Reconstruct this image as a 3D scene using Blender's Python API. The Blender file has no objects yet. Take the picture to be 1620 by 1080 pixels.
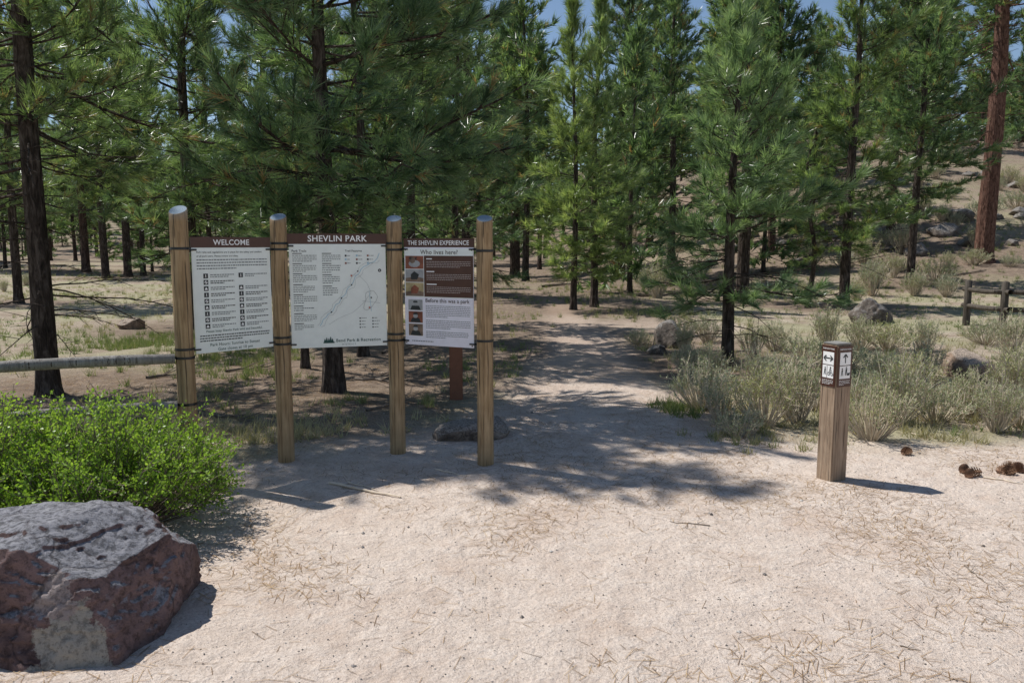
import bpy, bmesh, math, random
import numpy as np
from mathutils import Vector, Matrix
R=math.radians
scene=bpy.context.scene
COL=scene.collection
SUN=Vector((-0.57,0.29,1.0))
# ---------------------------------------------------------------- camera
PITCH=math.atan(155/1260)
cam=bpy.data.cameras.new("camera"); cam.lens=28; cam.sensor_width=36; cam.clip_end=2000; cam.clip_start=0.05
co=bpy.data.objects.new("camera",cam); COL.objects.link(co)
co.location=(0,0,1.7); co.rotation_euler=(math.pi/2-PITCH,0,0); scene.camera=co
scene.view_settings.view_transform='Standard'; scene.view_settings.look='None'; scene.view_settings.exposure=0
# ---------------------------------------------------------------- light
w=bpy.data.worlds.new("World"); scene.world=w; w.use_nodes=True
nt=w.node_tree; sky=nt.nodes.new('ShaderNodeTexSky'); sky.sky_type='NISHITA'; sky.sun_disc=False
sky.sun_elevation=R(57.4); sky.sun_rotation=R(-63); sky.altitude=1100; sky.air_density=1.0; sky.dust_density=0.5
bg=nt.nodes['Background']; bg.inputs[1].default_value=0.105
nt.links.new(sky.outputs[0],bg.inputs[0])
sl=bpy.data.lights.new("sun",'SUN'); sl.energy=5.0; sl.angle=R(0.5); sl.color=(1.0,0.97,0.92)
so=bpy.data.objects.new("sun",sl); COL.objects.link(so); so.rotation_mode='QUATERNION'
so.rotation_quaternion=SUN.to_track_quat('Z','Y'); so.location=(-20,10,40)
# ---------------------------------------------------------------- noise
def _h(ix,iy,iz,s):
    n=np.sin(ix*127.1+iy*311.7+iz*74.7+s*53.3)*43758.5453
    return n-np.floor(n)
def vnoise(x,y,z,s=0):
    x=np.asarray(x,float);y=np.asarray(y,float);z=np.asarray(z,float)+0*x
    ix,iy,iz=np.floor(x),np.floor(y),np.floor(z); fx,fy,fz=x-ix,y-iy,z-iz
    fx=fx*fx*(3-2*fx);fy=fy*fy*(3-2*fy);fz=fz*fz*(3-2*fz); r=0
    for a in (0,1):
        for b in (0,1):
            for c in (0,1):
                r=r+_h(ix+a,iy+b,iz+c,s)*(fx if a else 1-fx)*(fy if b else 1-fy)*(fz if c else 1-fz)
    return r
def fbm(x,y,z=0,s=0,o=4):
    r=0;a=.5;t=0
    for i in range(o):
        r=r+a*vnoise(np.asarray(x)*2**i,np.asarray(y)*2**i,np.asarray(z)*2.0**i,s+i); t+=a; a*=.5
    return r/t
def sstep(a,b,x):
    t=np.clip((x-a)/(b-a),0,1); return t*t*(3-2*t)
# ---------------------------------------------------------------- terrain
PY=np.array([6,6.7,8.0,10.0,12.3,16,20,26,34,50,80]); PX=np.array([.5,.6,.75,.95,1.2,1.15,1.3,1.0,-.5,-3,-8]); PW=np.array([2.0,1.5,1.0,.85,.7,.65,.4,.35,.4,.4,.4])
def sandmask(x,y):
    x=np.asarray(x,float);y=np.asarray(y,float)
    n=(fbm(x*.9,y*.9,0,3)-.5)*1.3+(fbm(x*4,y*4,0,7,3)-.5)*.5
    bound=6.55+0.0*x
    bound=np.where(x<-1.9,6.3-(-1.9-x)*1.3,bound)
    fg=sstep(.5,-.5,y-bound+n)
    cx=np.interp(y,PY,PX); pw=np.interp(y,PY,PW)
    pa=sstep(.35,-.35,np.abs(x-cx)-pw+n*.45)*(y>5)*sstep(32,13,y)
    band=sstep(.8,-.5,np.abs(y-16.3)-.7+n)*sstep(4.0,2.6,np.abs(x-1.3))
    return np.clip(np.maximum(np.maximum(fg,pa),band*.6),0,1)
def hgt(x,y):
    x=np.asarray(x,float);y=np.asarray(y,float)
    a=np.clip(y-24,0,46); soft=a*a/(a+4)
    h=.25*soft*sstep(1,25,x)+13*sstep(95,230,y)
    sm=sandmask(x,y)
    h=h+(1-sm)*(.14*(fbm(x*.6,y*.6,0,11)-.42))*sstep(6,9,y+np.abs(x)*.3)+.8*(fbm(x*.07,y*.07,0,13,2)-.5)*sstep(20,45,y)
    h=h+.022*(fbm(x*2.2,y*2.2,0,17,3)-.5)
    return h
def Hs(x,y): return float(hgt(np.array([x]),np.array([y]))[0])
def survey(px,py):
    """ground point seen along a bearing"""
    u=(px-810)/1260;v=(540-py)/1260;c,s=math.cos(PITCH),math.sin(PITCH)
    d=np.array([u,c+v*s,v*c-s]); t=np.arange(1.5,220,.04)
    X=u*t;Y=d[1]*t;Z=1.7+d[2]*t; hh=hgt(X,Y); k=np.argmax(Z<hh)
    if not (Z<hh).any(): k=len(t)-1
    return float(X[k]),float(Y[k]),float(hh[k])
# ---------------------------------------------------------------- mesh helpers
def build(name,V,faces,mats=(),mi=None,attrs=None,smooth=False):
    V=np.asarray(V,np.float32); me=bpy.data.meshes.new(name)
    me.vertices.add(len(V)); me.vertices.foreach_set('co',V.ravel())
    faces=[np.asarray(f,np.int32) for f in faces if len(f)]
    loops=np.concatenate([f.ravel() for f in faces]); tot=np.concatenate([np.full(len(f),f.shape[1],np.int32) for f in faces])
    st=np.concatenate([[0],np.cumsum(tot)[:-1]]).astype(np.int32)
    me.loops.add(len(loops)); me.loops.foreach_set('vertex_index',loops)
    me.polygons.add(len(tot)); me.polygons.foreach_set('loop_start',st)
    for m in mats: me.materials.append(m)
    if mi is not None: me.polygons.foreach_set('material_index',np.asarray(mi,np.int32))
    me.polygons.foreach_set('use_smooth',np.full(len(tot),smooth,bool))
    me.update(calc_edges=True)
    if attrs:
        for k,a in attrs.items():
            at=me.attributes.new(k,'FLOAT','POINT'); at.data.foreach_set('value',np.asarray(a,np.float32))
    return me
class Acc:
    def __init__(s): s.V=[];s.F={3:[],4:[]};s.n=0;s.T=[]
    def add(s,V,F,t=None):
        V=np.asarray(V,float);F=np.asarray(F)
        s.V.append(V); s.F[F.shape[1]].append(F+s.n); s.n+=len(V)
        s.T.append(np.full(len(V),0.5) if t is None else np.broadcast_to(t,(len(V),)))
    def mesh(s,name,mat,smooth=False):
        fs=[np.concatenate(s.F[k]) for k in (3,4) if s.F[k]]
        return build(name,np.concatenate(s.V),fs,[mat],attrs={'tint':np.concatenate(s.T)},smooth=smooth)
def norm(a): return a/(np.linalg.norm(a,axis=-1,keepdims=True)+1e-9)
def cones(A,B,ra,rb,k=4):
    A=np.asarray(A,float);B=np.asarray(B,float);n=len(A);ra=np.broadcast_to(ra,(n,));rb=np.broadcast_to(rb,(n,))
    d=norm(B-A); ref=np.where(np.abs(d[:,2:3])<.9,np.array([[0,0,1.]]),np.array([[1.,0,0]]))
    p=norm(np.cross(d,ref));q=np.cross(d,p)
    an=np.arange(k)*2*math.pi/k
    c=np.cos(an)[None,:,None];s=np.sin(an)[None,:,None]
    ring=p[:,None]*c+q[:,None]*s
    V=np.concatenate([A[:,None]+ring*ra[:,None,None],B[:,None]+ring*rb[:,None,None]],1).reshape(-1,3)
    b=np.arange(n)[:,None]*2*k; i=np.arange(k)[None];j=(i+1)%k
    F=np.stack([b+i,b+j,b+k+j,b+k+i],-1).reshape(-1,4)
    return V,F
def tube(P,rad,k=10,jit=0,rng=None,cap=True):
    P=np.asarray(P,float);n=len(P);T=norm(np.gradient(P,axis=0))
    ref=np.array([1.,0,0]) if abs(T[0][2])>.7 else np.array([0,0,1.])
    p=norm(np.cross(T,ref));q=np.cross(T,p);an=np.arange(k)*2*math.pi/k
    rr=np.asarray(rad)[:,None]*np.ones((1,k))
    if jit: rr=rr*(1+jit*(rng.random((n,k))-.5))
    V=(P[:,None]+rr[...,None]*(p[:,None]*np.cos(an)[None,:,None]+q[:,None]*np.sin(an)[None,:,None])).reshape(-1,3)
    i,j=np.meshgrid(np.arange(n-1),np.arange(k),indexing='ij');j2=(j+1)%k
    F=np.stack([i*k+j,i*k+j2,(i+1)*k+j2,(i+1)*k+j],-1).reshape(-1,4)
    return V,F
def needles(P,D,n,L,W,rng,smin=.12,smax=.82,back=.75,droop=.08):
    m=len(P);P=np.repeat(P,n,0);D=np.repeat(norm(D),n,0);N=m*n
    r=norm(rng.normal(size=(N,3)));pp=norm(r-D*(r*D).sum(1,keepdims=True))
    a=rng.uniform(smin,smax,(N,1)); d=D*np.cos(a)+pp*np.sin(a); d[:,2]-=droop; d=norm(d)
    base=P-D*(rng.random((N,1))*back*L); l=L*rng.uniform(.65,1.1,(N,1))
    wv=norm(np.cross(d,norm(rng.normal(size=(N,3)))))*W*.5
    V=np.stack([base-wv,base+wv,base+d*l],1).reshape(-1,3)
    F=np.arange(N*3).reshape(-1,3)
    t=np.repeat(np.clip(rng.normal(.5,.28,m),0,1),n)+rng.normal(0,.08,N)
    return V,F,np.repeat(t,3)
def thing(name,label,cat,loc,rz=0,group=None,mesh=None,sc=1,kind=None):
    o=bpy.data.objects.new(name,mesh); COL.objects.link(o); o.location=loc; o.rotation_euler=(0,0,rz); o.scale=(sc,)*3
    if mesh is None: o.empty_display_size=.2
    if kind: o["kind"]=kind
    if label:o["label"]=label
    if cat:o["category"]=cat
    if group:o["group"]=group
    return o
def child(par,name,mesh,label=None,loc=(0,0,0)):
    o=bpy.data.objects.new(name,mesh); COL.objects.link(o); o.parent=par; o.location=loc
    if label:o["label"]=label
    return o
# ---------------------------------------------------------------- materials
def nm(name,rough=.8,spec=.3):
    m=bpy.data.materials.new(name);m.use_nodes=True;b=m.node_tree.nodes['Principled BSDF']
    b.inputs['Roughness'].default_value=rough;b.inputs['Specular IOR Level'].default_value=spec
    return m,m.node_tree,b
def nd(nt,t,**k):
    n=nt.nodes.new(t)
    for a,v in k.items():
        if a.startswith('i_'):
            key=a[2:]; key=int(key) if key.isdigit() else key
            if hasattr(v,'is_output'): nt.links.new(v,n.inputs[key])
            else: n.inputs[key].default_value=v
        else: setattr(n,a,v)
    return n
def ramp(nt,fac,st):
    r=nt.nodes.new('ShaderNodeValToRGB');e=r.color_ramp.elements
    while len(e)<len(st): e.new(.5)
    for i,(p,c) in enumerate(st):
        e[i].position=p; e[i].color=(*c,1) if not isinstance(c,(int,float)) else (c,c,c,1)
    nt.links.new(fac,r.inputs[0]);return r.outputs[0]
def noi(nt,vec,sc,det=5,ro=.6,dist=0):
    n=nt.nodes.new('ShaderNodeTexNoise');n.inputs['Scale'].default_value=sc;n.inputs['Detail'].default_value=det;n.inputs['Roughness'].default_value=ro;n.inputs['Distortion'].default_value=dist
    nt.links.new(vec,n.inputs['Vector']);return n.outputs[0]
def mix(nt,f,a,b,bt='MIX'):
    n=nt.nodes.new('ShaderNodeMix');n.data_type='RGBA';n.blend_type=bt
    for i,v in ((0,f),(6,a),(7,b)):
        if hasattr(v,'is_output'): nt.links.new(v,n.inputs[i])
        elif i==0: n.inputs[0].default_value=v
        else: n.inputs[i].default_value=(*v,1)
    return n.outputs[2]
def mp(nt,vec,sc):
    n=nt.nodes.new('ShaderNodeMapping');n.inputs['Scale'].default_value=sc;nt.links.new(vec,n.inputs[0]);return n.outputs[0]
def bump(nt,b,h,st,dist):
    n=nt.nodes.new('ShaderNodeBump');n.inputs['Strength'].default_value=st;n.inputs['Distance'].default_value=dist
    nt.links.new(h,n.inputs['Height']);nt.links.new(n.outputs[0],b.inputs['Normal'])
def attr(nt,name):
    n=nt.nodes.new('ShaderNodeAttribute');n.attribute_name=name;return n.outputs['Fac']
def objc(nt): return nt.nodes.new('ShaderNodeTexCoord').outputs['Object']
def pos(nt): return nt.nodes.new('ShaderNodeNewGeometry').outputs['Position']
def math_(nt,op,a,b=0.):
    n=nt.nodes.new('ShaderNodeMath');n.operation=op
    for i,v in ((0,a),(1,b)):
        if hasattr(v,'is_output'): nt.links.new(v,n.inputs[i])
        else:n.inputs[i].default_value=v
    return n.outputs[0]
def foliage(name,c0,c1,c2,trans=.3,rough=.45,spec=.4,dry=None,tc=(1.25,1.3,.7)):
    m,nt,b=nm(name,rough,spec)
    t=attr(nt,'tint'); oi=nt.nodes.new('ShaderNodeObjectInfo').outputs['Random']
    c=ramp(nt,t,[(0,c0),(.5,c1),(1,c2)])
    v=ramp(nt,oi,[(0,(.82,.88,.95)),(.5,(1,1,1)),(1,(1.15,1.08,.85))])
    c=mix(nt,1.0,c,v,'MULTIPLY')
    if dry: c=mix(nt,ramp(nt,t,[(.96,0.),(1.0,1.)]),c,dry)
    nt.links.new(c,b.inputs['Base Color'])
    if trans>0:
        tr=nt.nodes.new('ShaderNodeBsdfTranslucent');nt.links.new(mix(nt,1.0,c,tc,'MULTIPLY'),tr.inputs[0])
        ms=nt.nodes.new('ShaderNodeMixShader');ms.inputs[0].default_value=trans
        nt.links.new(b.outputs[0],ms.inputs[1]);nt.links.new(tr.outputs[0],ms.inputs[2])
        nt.links.new(ms.outputs[0],nt.nodes['Material Output'].inputs[0])
    return m
M_needle=foliage('pine_needles',(.060,.105,.052),(.14,.21,.10),(.30,.39,.18),.42,.32,.7,dry=(.30,.19,.10),tc=(1.5,1.6,.9))
M_needle_y=foliage('young_pine_needles',(.09,.15,.07),(.19,.27,.125),(.35,.44,.21),.42,.32,.7,tc=(1.45,1.5,.9))
M_sage=foliage('sagebrush_leaves',(.20,.23,.15),(.34,.37,.25),(.50,.51,.35),.25,.8,.1)
M_bitter=foliage('bright_green_leaves',(.16,.27,.035),(.28,.43,.06),(.42,.56,.11),.45,.4,.4,tc=(1.3,1.3,.7))
M_grass=foliage('grass_blades',(.16,.23,.07),(.38,.34,.20),(.54,.47,.31),.3,.7,.2)
def bark(name,a,b_,c):
    m,nt,b=nm(name,.95,.1);o=objc(nt)
    n=noi(nt,mp(nt,o,(9,9,2.2)),2.2,6,.65,.6); n2=noi(nt,mp(nt,o,(30,30,6)),1.5,3)
    col=ramp(nt,n,[(.33,a),(.5,b_),(.68,c)]); nt.links.new(col,b.inputs['Base Color'])
    bump(nt,b,math_(nt,'ADD',n,math_(nt,'MULTIPLY',n2,.4)),.9,.05);return m
M_bark=bark('dark_pine_bark',(.020,.016,.013),(.065,.05,.041),(.16,.13,.11))
M_bark2=bark('red_pine_bark',(.025,.017,.013),(.085,.053,.042),(.18,.12,.09))
M_bark3=bark('old_red_pine_bark',(.035,.02,.015),(.15,.08,.06),(.27,.16,.12))
M_twig,nt_,b_=nm('twig_bark',.9,.1);nt_.links.new(ramp(nt_,noi(nt_,objc(nt_),8),[(.3,(.12,.09,.07)),(.7,(.26,.22,.18))]),b_.inputs['Base Color'])
def wood(name,a,b_,c,k=1.0,gr=None):
    m,nt,b=nm(name,.75,.25);o=objc(nt)
    n=noi(nt,mp(nt,o,(26,26,1.6)),1.6,6,.65,.8); n2=noi(nt,o,2.5,3); n3=noi(nt,mp(nt,o,(70,70,2)),1.,2)
    col=ramp(nt,n,[(.3,a),(.5,b_),(.72,c)])
    col=mix(nt,ramp(nt,n2,[(.4,0.),(.65,.7)]),col,tuple(x*.6 for x in b_))
    col=mix(nt,ramp(nt,n3,[(.60,0.),(.66,.9)]),col,(.04,.028,.018))
    if gr is not None:
        sx=nt.nodes.new('ShaderNodeSeparateXYZ');nt.links.new(o,sx.inputs[0])
        col=mix(nt,ramp(nt,math_(nt,'SUBTRACT',sx.outputs[2],gr),[(0.0,0.),(.08,.5)]),col,(.34,.34,.31))
    nt.links.new(col,b.inputs['Base Color']);bump(nt,b,n,.6,.012);return m
M_post=wood('treated_post_wood',(.16,.095,.045),(.41,.28,.15),(.58,.42,.25),gr=1.85)
M_end,nt_,b_=nm('post_end_grain',.85,.2)
o_=objc(nt_);wv=nd(nt_,'ShaderNodeTexWave',wave_type='RINGS',rings_direction='Z',i_Vector=o_);wv.inputs['Scale'].default_value=30;wv.inputs['Distortion'].default_value=2
nt_.links.new(ramp(nt_,wv.outputs[0],[(0,(.18,.23,.27)),(1,(.28,.35,.41))]),b_.inputs['Base Color'])
M_rail=wood('weathered_rail_wood',(.12,.105,.09),(.27,.25,.225),(.42,.40,.37))
M_boll=wood('bollard_wood',(.17,.115,.075),(.36,.26,.18),(.48,.37,.27))
M_fenced=wood('dark_fence_wood',(.03,.025,.02),(.09,.075,.06),(.16,.14,.12))
def plain(name,c,rough=.5,spec=.4,var=.12,metal=0):
    m,nt,b=nm(name,rough,spec);n=noi(nt,objc(nt),14,4)
    nt.links.new(ramp(nt,n,[(.3,tuple(x*(1-var) for x in c)),(.7,tuple(min(1,x*(1+var)) for x in c))]),b.inputs['Base Color'])
    b.inputs['Metallic'].default_value=metal;return m
M_brown=plain('brown_sign_vinyl',(.075,.030,.02),.35)
M_brownpost=plain('brown_painted_wood',(.24,.10,.055),.7)
M_panel=plain('pale_sign_panel',(.80,.85,.81),.35,.4,.04)
M_panel3=plain('lavender_sign_panel',(.82,.81,.88),.35,.4,.04)
M_white=plain('white_lettering',(.88,.88,.86),.5,.3,.03)
M_softw=plain('soft_white_lettering',(.50,.44,.41),.5,.3,.03)
M_ink=plain('dark_ink',(.03,.035,.035),.6)
M_grayink=plain('grey_ink',(.20,.22,.22),.6)
M_mapink=plain('map_line_ink',(.36,.39,.39),.6)
M_headink=plain('heading_ink',(.09,.075,.065),.6)
M_green=plain('dark_green_ink',(.02,.08,.07),.6)
M_blue=plain('map_blue',(.36,.56,.66),.6)
M_red=plain('map_red',(.5,.12,.06),.6)
M_sepia=plain('sepia_print',(.20,.14,.10),.5,.4,.5)
M_gray=plain('grey_print',(.35,.36,.36),.5,.4,.3)
M_oran=plain('rust_print',(.24,.08,.045),.5,.4,.4)
M_yel=plain('straw_print',(.42,.34,.18),.5,.4,.4)
M_black=plain('black_metal_band',(.010,.010,.011),.4,.5)
M_cap=plain('grey_cap',(.25,.24,.22),.6)
def rockmat(name,top,mid,dark,patch=None,sc=1.0,lich=None,crk=.6,thr=.55):
    m,nt,b=nm(name,.85,.25);o=objc(nt)
    n=noi(nt,o,3.0*sc,8,.62,.3);n2=noi(nt,o,30*sc,7,.75)
    col=ramp(nt,n,[(.34,dark),(.48,mid),(.68,tuple(min(1,x*1.5) for x in mid))])
    col=mix(nt,ramp(nt,n2,[(.40,.6),(.52,0.)]),col,tuple(x*.5 for x in dark))
    g=nt.nodes.new('ShaderNodeNewGeometry');sx=nt.nodes.new('ShaderNodeSeparateXYZ');nt.links.new(g.outputs['Normal'],sx.inputs[0])
    up=math_(nt,'ADD',sx.outputs[2],math_(nt,'MULTIPLY',math_(nt,'SUBTRACT',n,.5),1.1))
    tc=mix(nt,ramp(nt,n2,[(.42,1.),(.54,0.)]),top,tuple(x*.4 for x in top))
    col=mix(nt,ramp(nt,up,[(thr,0.),(thr+.12,1.)]),col,tc)
    if patch:
        for (c_,r_,k_) in patch:
            sp=nt.nodes.new('ShaderNodeVectorMath');sp.operation='DISTANCE';nt.links.new(o,sp.inputs[0]);sp.inputs[1].default_value=c_
            dd=math_(nt,'ADD',sp.outputs['Value'],math_(nt,'MULTIPLY',math_(nt,'SUBTRACT',noi(nt,o,8,5,.65),.5),.40))
            pc=mix(nt,ramp(nt,n2,[(.42,.7),(.53,0.)]),k_,tuple(x*.4 for x in k_))
            col=mix(nt,ramp(nt,dd,[(r_,1.),(r_+.012,0.)]),col,pc)
    if lich:
        vn=noi(nt,o,9*sc,4,.6);col=mix(nt,ramp(nt,vn,[(.6,0.),(.64,.8)]),col,lich)
    vo=nt.nodes.new('ShaderNodeTexVoronoi');vo.feature='DISTANCE_TO_EDGE';vo.inputs['Scale'].default_value=3.2*sc
    dv=nt.nodes.new('ShaderNodeMix');dv.data_type='VECTOR';dv.inputs[0].default_value=.3;nt.links.new(o,dv.inputs[4])
    nn=nt.nodes.new('ShaderNodeTexNoise');nn.inputs['Scale'].default_value=4*sc;nn.inputs['Detail'].default_value=5;nt.links.new(o,nn.inputs['Vector']);nt.links.new(nn.outputs[1],dv.inputs[5]);nt.links.new(dv.outputs[1],vo.inputs['Vector'])
    crack=ramp(nt,vo.outputs[0],[(0.,0.),(.03,1.)])
    col=mix(nt,math_(nt,'MULTIPLY',math_(nt,'SUBTRACT',1.,crack),crk),col,tuple(x*.4 for x in dark))
    nt.links.new(col,b.inputs['Base Color']);bump(nt,b,math_(nt,'ADD',math_(nt,'ADD',n,math_(nt,'MULTIPLY',n2,.8)),math_(nt,'MULTIPLY',crack,.2)),1.,.035);return m
M_boulder=rockmat('red_grey_boulder',(.34,.335,.36),(.22,.145,.135),(.085,.053,.05),[((.24,-.46,.0),.15,(.48,.44,.38)),((.14,-.40,.17),.08,(.42,.35,.33)),((-.25,-.45,.05),.05,(.38,.33,.31))],1.0,None,.5,.6)
M_rock=rockmat('basalt_rock',(.34,.31,.285),(.20,.165,.14),(.09,.075,.065),None,2.0,(.30,.28,.24))
M_rocktan=rockmat('tan_rock',(.56,.45,.36),(.38,.27,.20),(.18,.13,.095),None,2.0)
M_rockbr=rockmat('brown_grey_rock',(.46,.40,.35),(.34,.27,.22),(.16,.125,.10),None,2.0,None,.4,.4)
def ground_material():
    m,nt,b=nm('sand_and_forest_floor',.95,.1);p=pos(nt)
    sand=attr(nt,'sand');lit=attr(nt,'litter')
    n1=noi(nt,p,.45,4,.6);n2=noi(nt,p,5,6,.65);n3=noi(nt,p,60,5,.75);n4=noi(nt,p,1.7,5,.7,.6);n5=noi(nt,p,190,3,.7)
    s=ramp(nt,n2,[(.25,(.61,.50,.415)),(.5,(.72,.605,.515)),(.75,(.79,.685,.595))])
    s=mix(nt,ramp(nt,n3,[(.40,.5),(.50,0.)]),s,(.47,.37,.295))
    s=mix(nt,ramp(nt,n3,[(.56,0.),(.66,.5)]),s,(.87,.78,.69))
    s=mix(nt,ramp(nt,n5,[(.36,.7),(.43,0.)]),s,(.26,.20,.155))
    s=mix(nt,ramp(nt,n4,[(.5,0.),(.72,.55)]),s,(.51,.365,.275))
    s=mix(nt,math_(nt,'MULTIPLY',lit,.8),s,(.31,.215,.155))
    f=ramp(nt,n4,[(.28,(.24,.18,.135)),(.44,(.36,.285,.215)),(.56,(.47,.39,.30)),(.72,(.56,.49,.38))])
    f=mix(nt,ramp(nt,n1,[(.44,0.),(.56,.65)]),f,(.38,.38,.22))
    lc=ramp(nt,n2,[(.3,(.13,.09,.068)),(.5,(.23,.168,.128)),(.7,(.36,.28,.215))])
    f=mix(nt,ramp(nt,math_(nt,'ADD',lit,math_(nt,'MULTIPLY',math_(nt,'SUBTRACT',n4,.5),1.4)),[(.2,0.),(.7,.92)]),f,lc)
    f=mix(nt,ramp(nt,n3,[(.38,.8),(.52,0.)]),f,(.12,.09,.068))
    f=mix(nt,ramp(nt,n3,[(.56,0.),(.7,.45)]),f,(.62,.54,.44))
    c=mix(nt,sand,f,s);nt.links.new(c,b.inputs['Base Color'])
    n6=noi(nt,p,14,4,.6)
    h=math_(nt,'ADD',math_(nt,'MULTIPLY',n6,.8),math_(nt,'ADD',n2,math_(nt,'ADD',math_(nt,'MULTIPLY',n3,.4),math_(nt,'MULTIPLY',n5,.10))))
    bump(nt,b,h,1.,.034);return m
M_ground=ground_material()
# ---------------------------------------------------------------- trees
def gen_tree(seed,H,r0,z0,CR,dead0,per=5,whorl=.30,tn=38,nl=.20,nw=.0085,prof='cone',step=.13,bend=.0,barkm=None,needm=None,skip=.18,sides=10,lowel=-14):
    rng=np.random.default_rng(seed)
    zs=np.concatenate([[-.15,0,.12,.35],np.linspace(.8,H,16)]);
    ph=rng.random(4)*6
    ox=bend*np.sin(zs*1.3+ph[0])*np.clip(zs/2,0,1)+.014*H*np.sin(zs/H*5+ph[1])*(zs/H);oy=bend*np.sin(zs*1.1+ph[2])*np.clip(zs/2,0,1)+.014*H*np.sin(zs/H*4+ph[3])*(zs/H)
    rad=r0*(np.clip(1-zs/H,0,1)**.75*.97+.02);rad[0]*=1.45;rad[1]*=1.35;rad[2]*=1.15
    TP=np.stack([ox,oy,zs],-1);acc=Acc();tv,tf=tube(TP,rad,sides,.12,rng);acc.add(tv,tf)
    A=[];B=[];ra=[];rb=[];tp=[];td=[]
    lob=rng.random(3)*6.28
    def branch(z,L,el,dead):
        c=np.array([np.interp(z,zs,ox),np.interp(z,zs,oy),z]);az=rng.random()*2*math.pi
        if not dead: L*=.88+.30*math.sin(az+lob[0]+z*.9)+.16*math.sin(2*az+lob[1]-z*1.7)
        L=max(L,.2)
        n=6;e=el;aa=az;p=c;rb0=min((.004+.0075*L),.6*np.interp(z,zs,rad)) if not dead else .004+.004*L
        pts=[p]
        for k in range(n):
            d=np.array([math.cos(aa)*math.cos(e),math.sin(aa)*math.cos(e),math.sin(e)])
            p=p+d*L/n;pts.append(p);e+=(R(5) if not dead else R(-3))+rng.normal(0,.08);aa+=rng.normal(0,.12)
        pts=np.array(pts);rr=rb0*np.linspace(1,.3,n+1)
        A.append(pts[:-1]);B.append(pts[1:]);ra.append(rr[:-1]);rb.append(rr[1:])
        nt_=max(3,int(L/step)) if not dead else int(L/.16)+1
        t=np.clip(np.linspace(.25,1,nt_)+rng.normal(0,.03,nt_),0,1)
        q=np.stack([np.interp(t*n,np.arange(n+1),pts[:,a]) for a in range(3)],-1)
        sg=np.where(np.arange(nt_)%2==0,1,-1);ta=aa+sg*rng.uniform(.5,1.15,nt_)*(1.05-.6*t);te=el+rng.uniform(-.35,.9,nt_) if not dead else rng.uniform(-.7,.3,nt_)
        tl=(.10+.36*L*(1.05-t))*rng.uniform(.6,1.2,nt_);tl=np.clip(tl,.08,.75)
        if dead: tl*=.6
        d=np.stack([np.cos(ta)*np.cos(te),np.sin(ta)*np.cos(te),np.sin(te)],-1)
        e2=q+d*tl[:,None];A.append(q);B.append(e2);ra.append(np.full(nt_,.28*rb0+.0015));rb.append(np.full(nt_,.0022))
        if not dead:
            tp.append(e2);td.append(d)
            mk=tl>.26
            if mk.any():
                tp.append((q+d*tl[:,None]*.6)[mk]);td.append((d+rng.normal(0,.35,d.shape))[mk])
            mk=tl>.36
            if mk.any():
                for s_ in (-1,1):
                    dd=d[mk]+s_*.7*np.stack([-np.sin(ta),np.cos(ta),0*ta],-1)[mk]+np.array([0,0,.15]);dd=norm(dd);qq=q[mk]+d[mk]*tl[mk][:,None]*.5
                    A.append(qq);B.append(qq+dd*tl[mk][:,None]*.45);ra.append(np.full(mk.sum(),.003));rb.append(np.full(mk.sum(),.002))
                    tp.append(qq+dd*tl[mk][:,None]*.45);td.append(dd)
            tp.append(pts[-1:]);td.append((pts[-1]-pts[-2])[None])
    z=dead0
    while z<z0+.15*(H-z0):
        for _ in range(per-1):
            if rng.random()<.8: branch(z+rng.normal(0,.06),CR*rng.uniform(.25,.8),R(rng.uniform(-22,12)),True)
        z+=whorl*rng.uniform(.7,1.2)
    z=z0
    while z<H-.15:
        f=(z-z0)/(H-z0)
        if prof=='cone': pr=(1-f)**.75*min(1,.7+f*3)
        elif prof=='open': pr=min(1,.75+f*1.2)*(1-f**2.2)**.7
        else: pr=math.sqrt(max(0.02,1-(2*f-1)**2*.9))*(1 if f<.5 else .9)
        for _ in range(per):
            if rng.random()>skip: branch(z+rng.normal(0,.07),max(.18,CR*pr*rng.uniform(.5,1.15)),R(lowel+62*f+rng.normal(0,10)),False)
        z+=whorl*rng.uniform(.75,1.25)*(1-.35*f)
    tp.append(TP[-1:]);td.append(np.array([[0,0,1.]]))
    v_,f_=cones(np.concatenate(A),np.concatenate(B),np.concatenate(ra),np.concatenate(rb),4 if nw<.012 else 3);acc.add(v_,f_)
    P=np.concatenate(tp);D=norm(np.concatenate(td)+np.array([0,0,.3]))
    v_,f_,t_=needles(P,D,tn,nl,nw,rng)
    ca=Acc();ca.add(v_,f_,t_)
    return acc.mesh('trunk',barkm or M_bark),ca.mesh('crown',needm or M_needle),len(f_)
TREES=[];TW=[]
def place_tree(meshes,x,y,label,rz=0,sc=1,group='pine trees of the park woodland',cr=2.0):
    e=thing('pine_tree',label,'tree',(x,y,Hs(x,y)-.03),rz,group,sc=sc)
    child(e,'trunk',meshes[0]);child(e,'crown',meshes[1]);TREES.append((x,y));TW.append(cr*sc);return e
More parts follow.
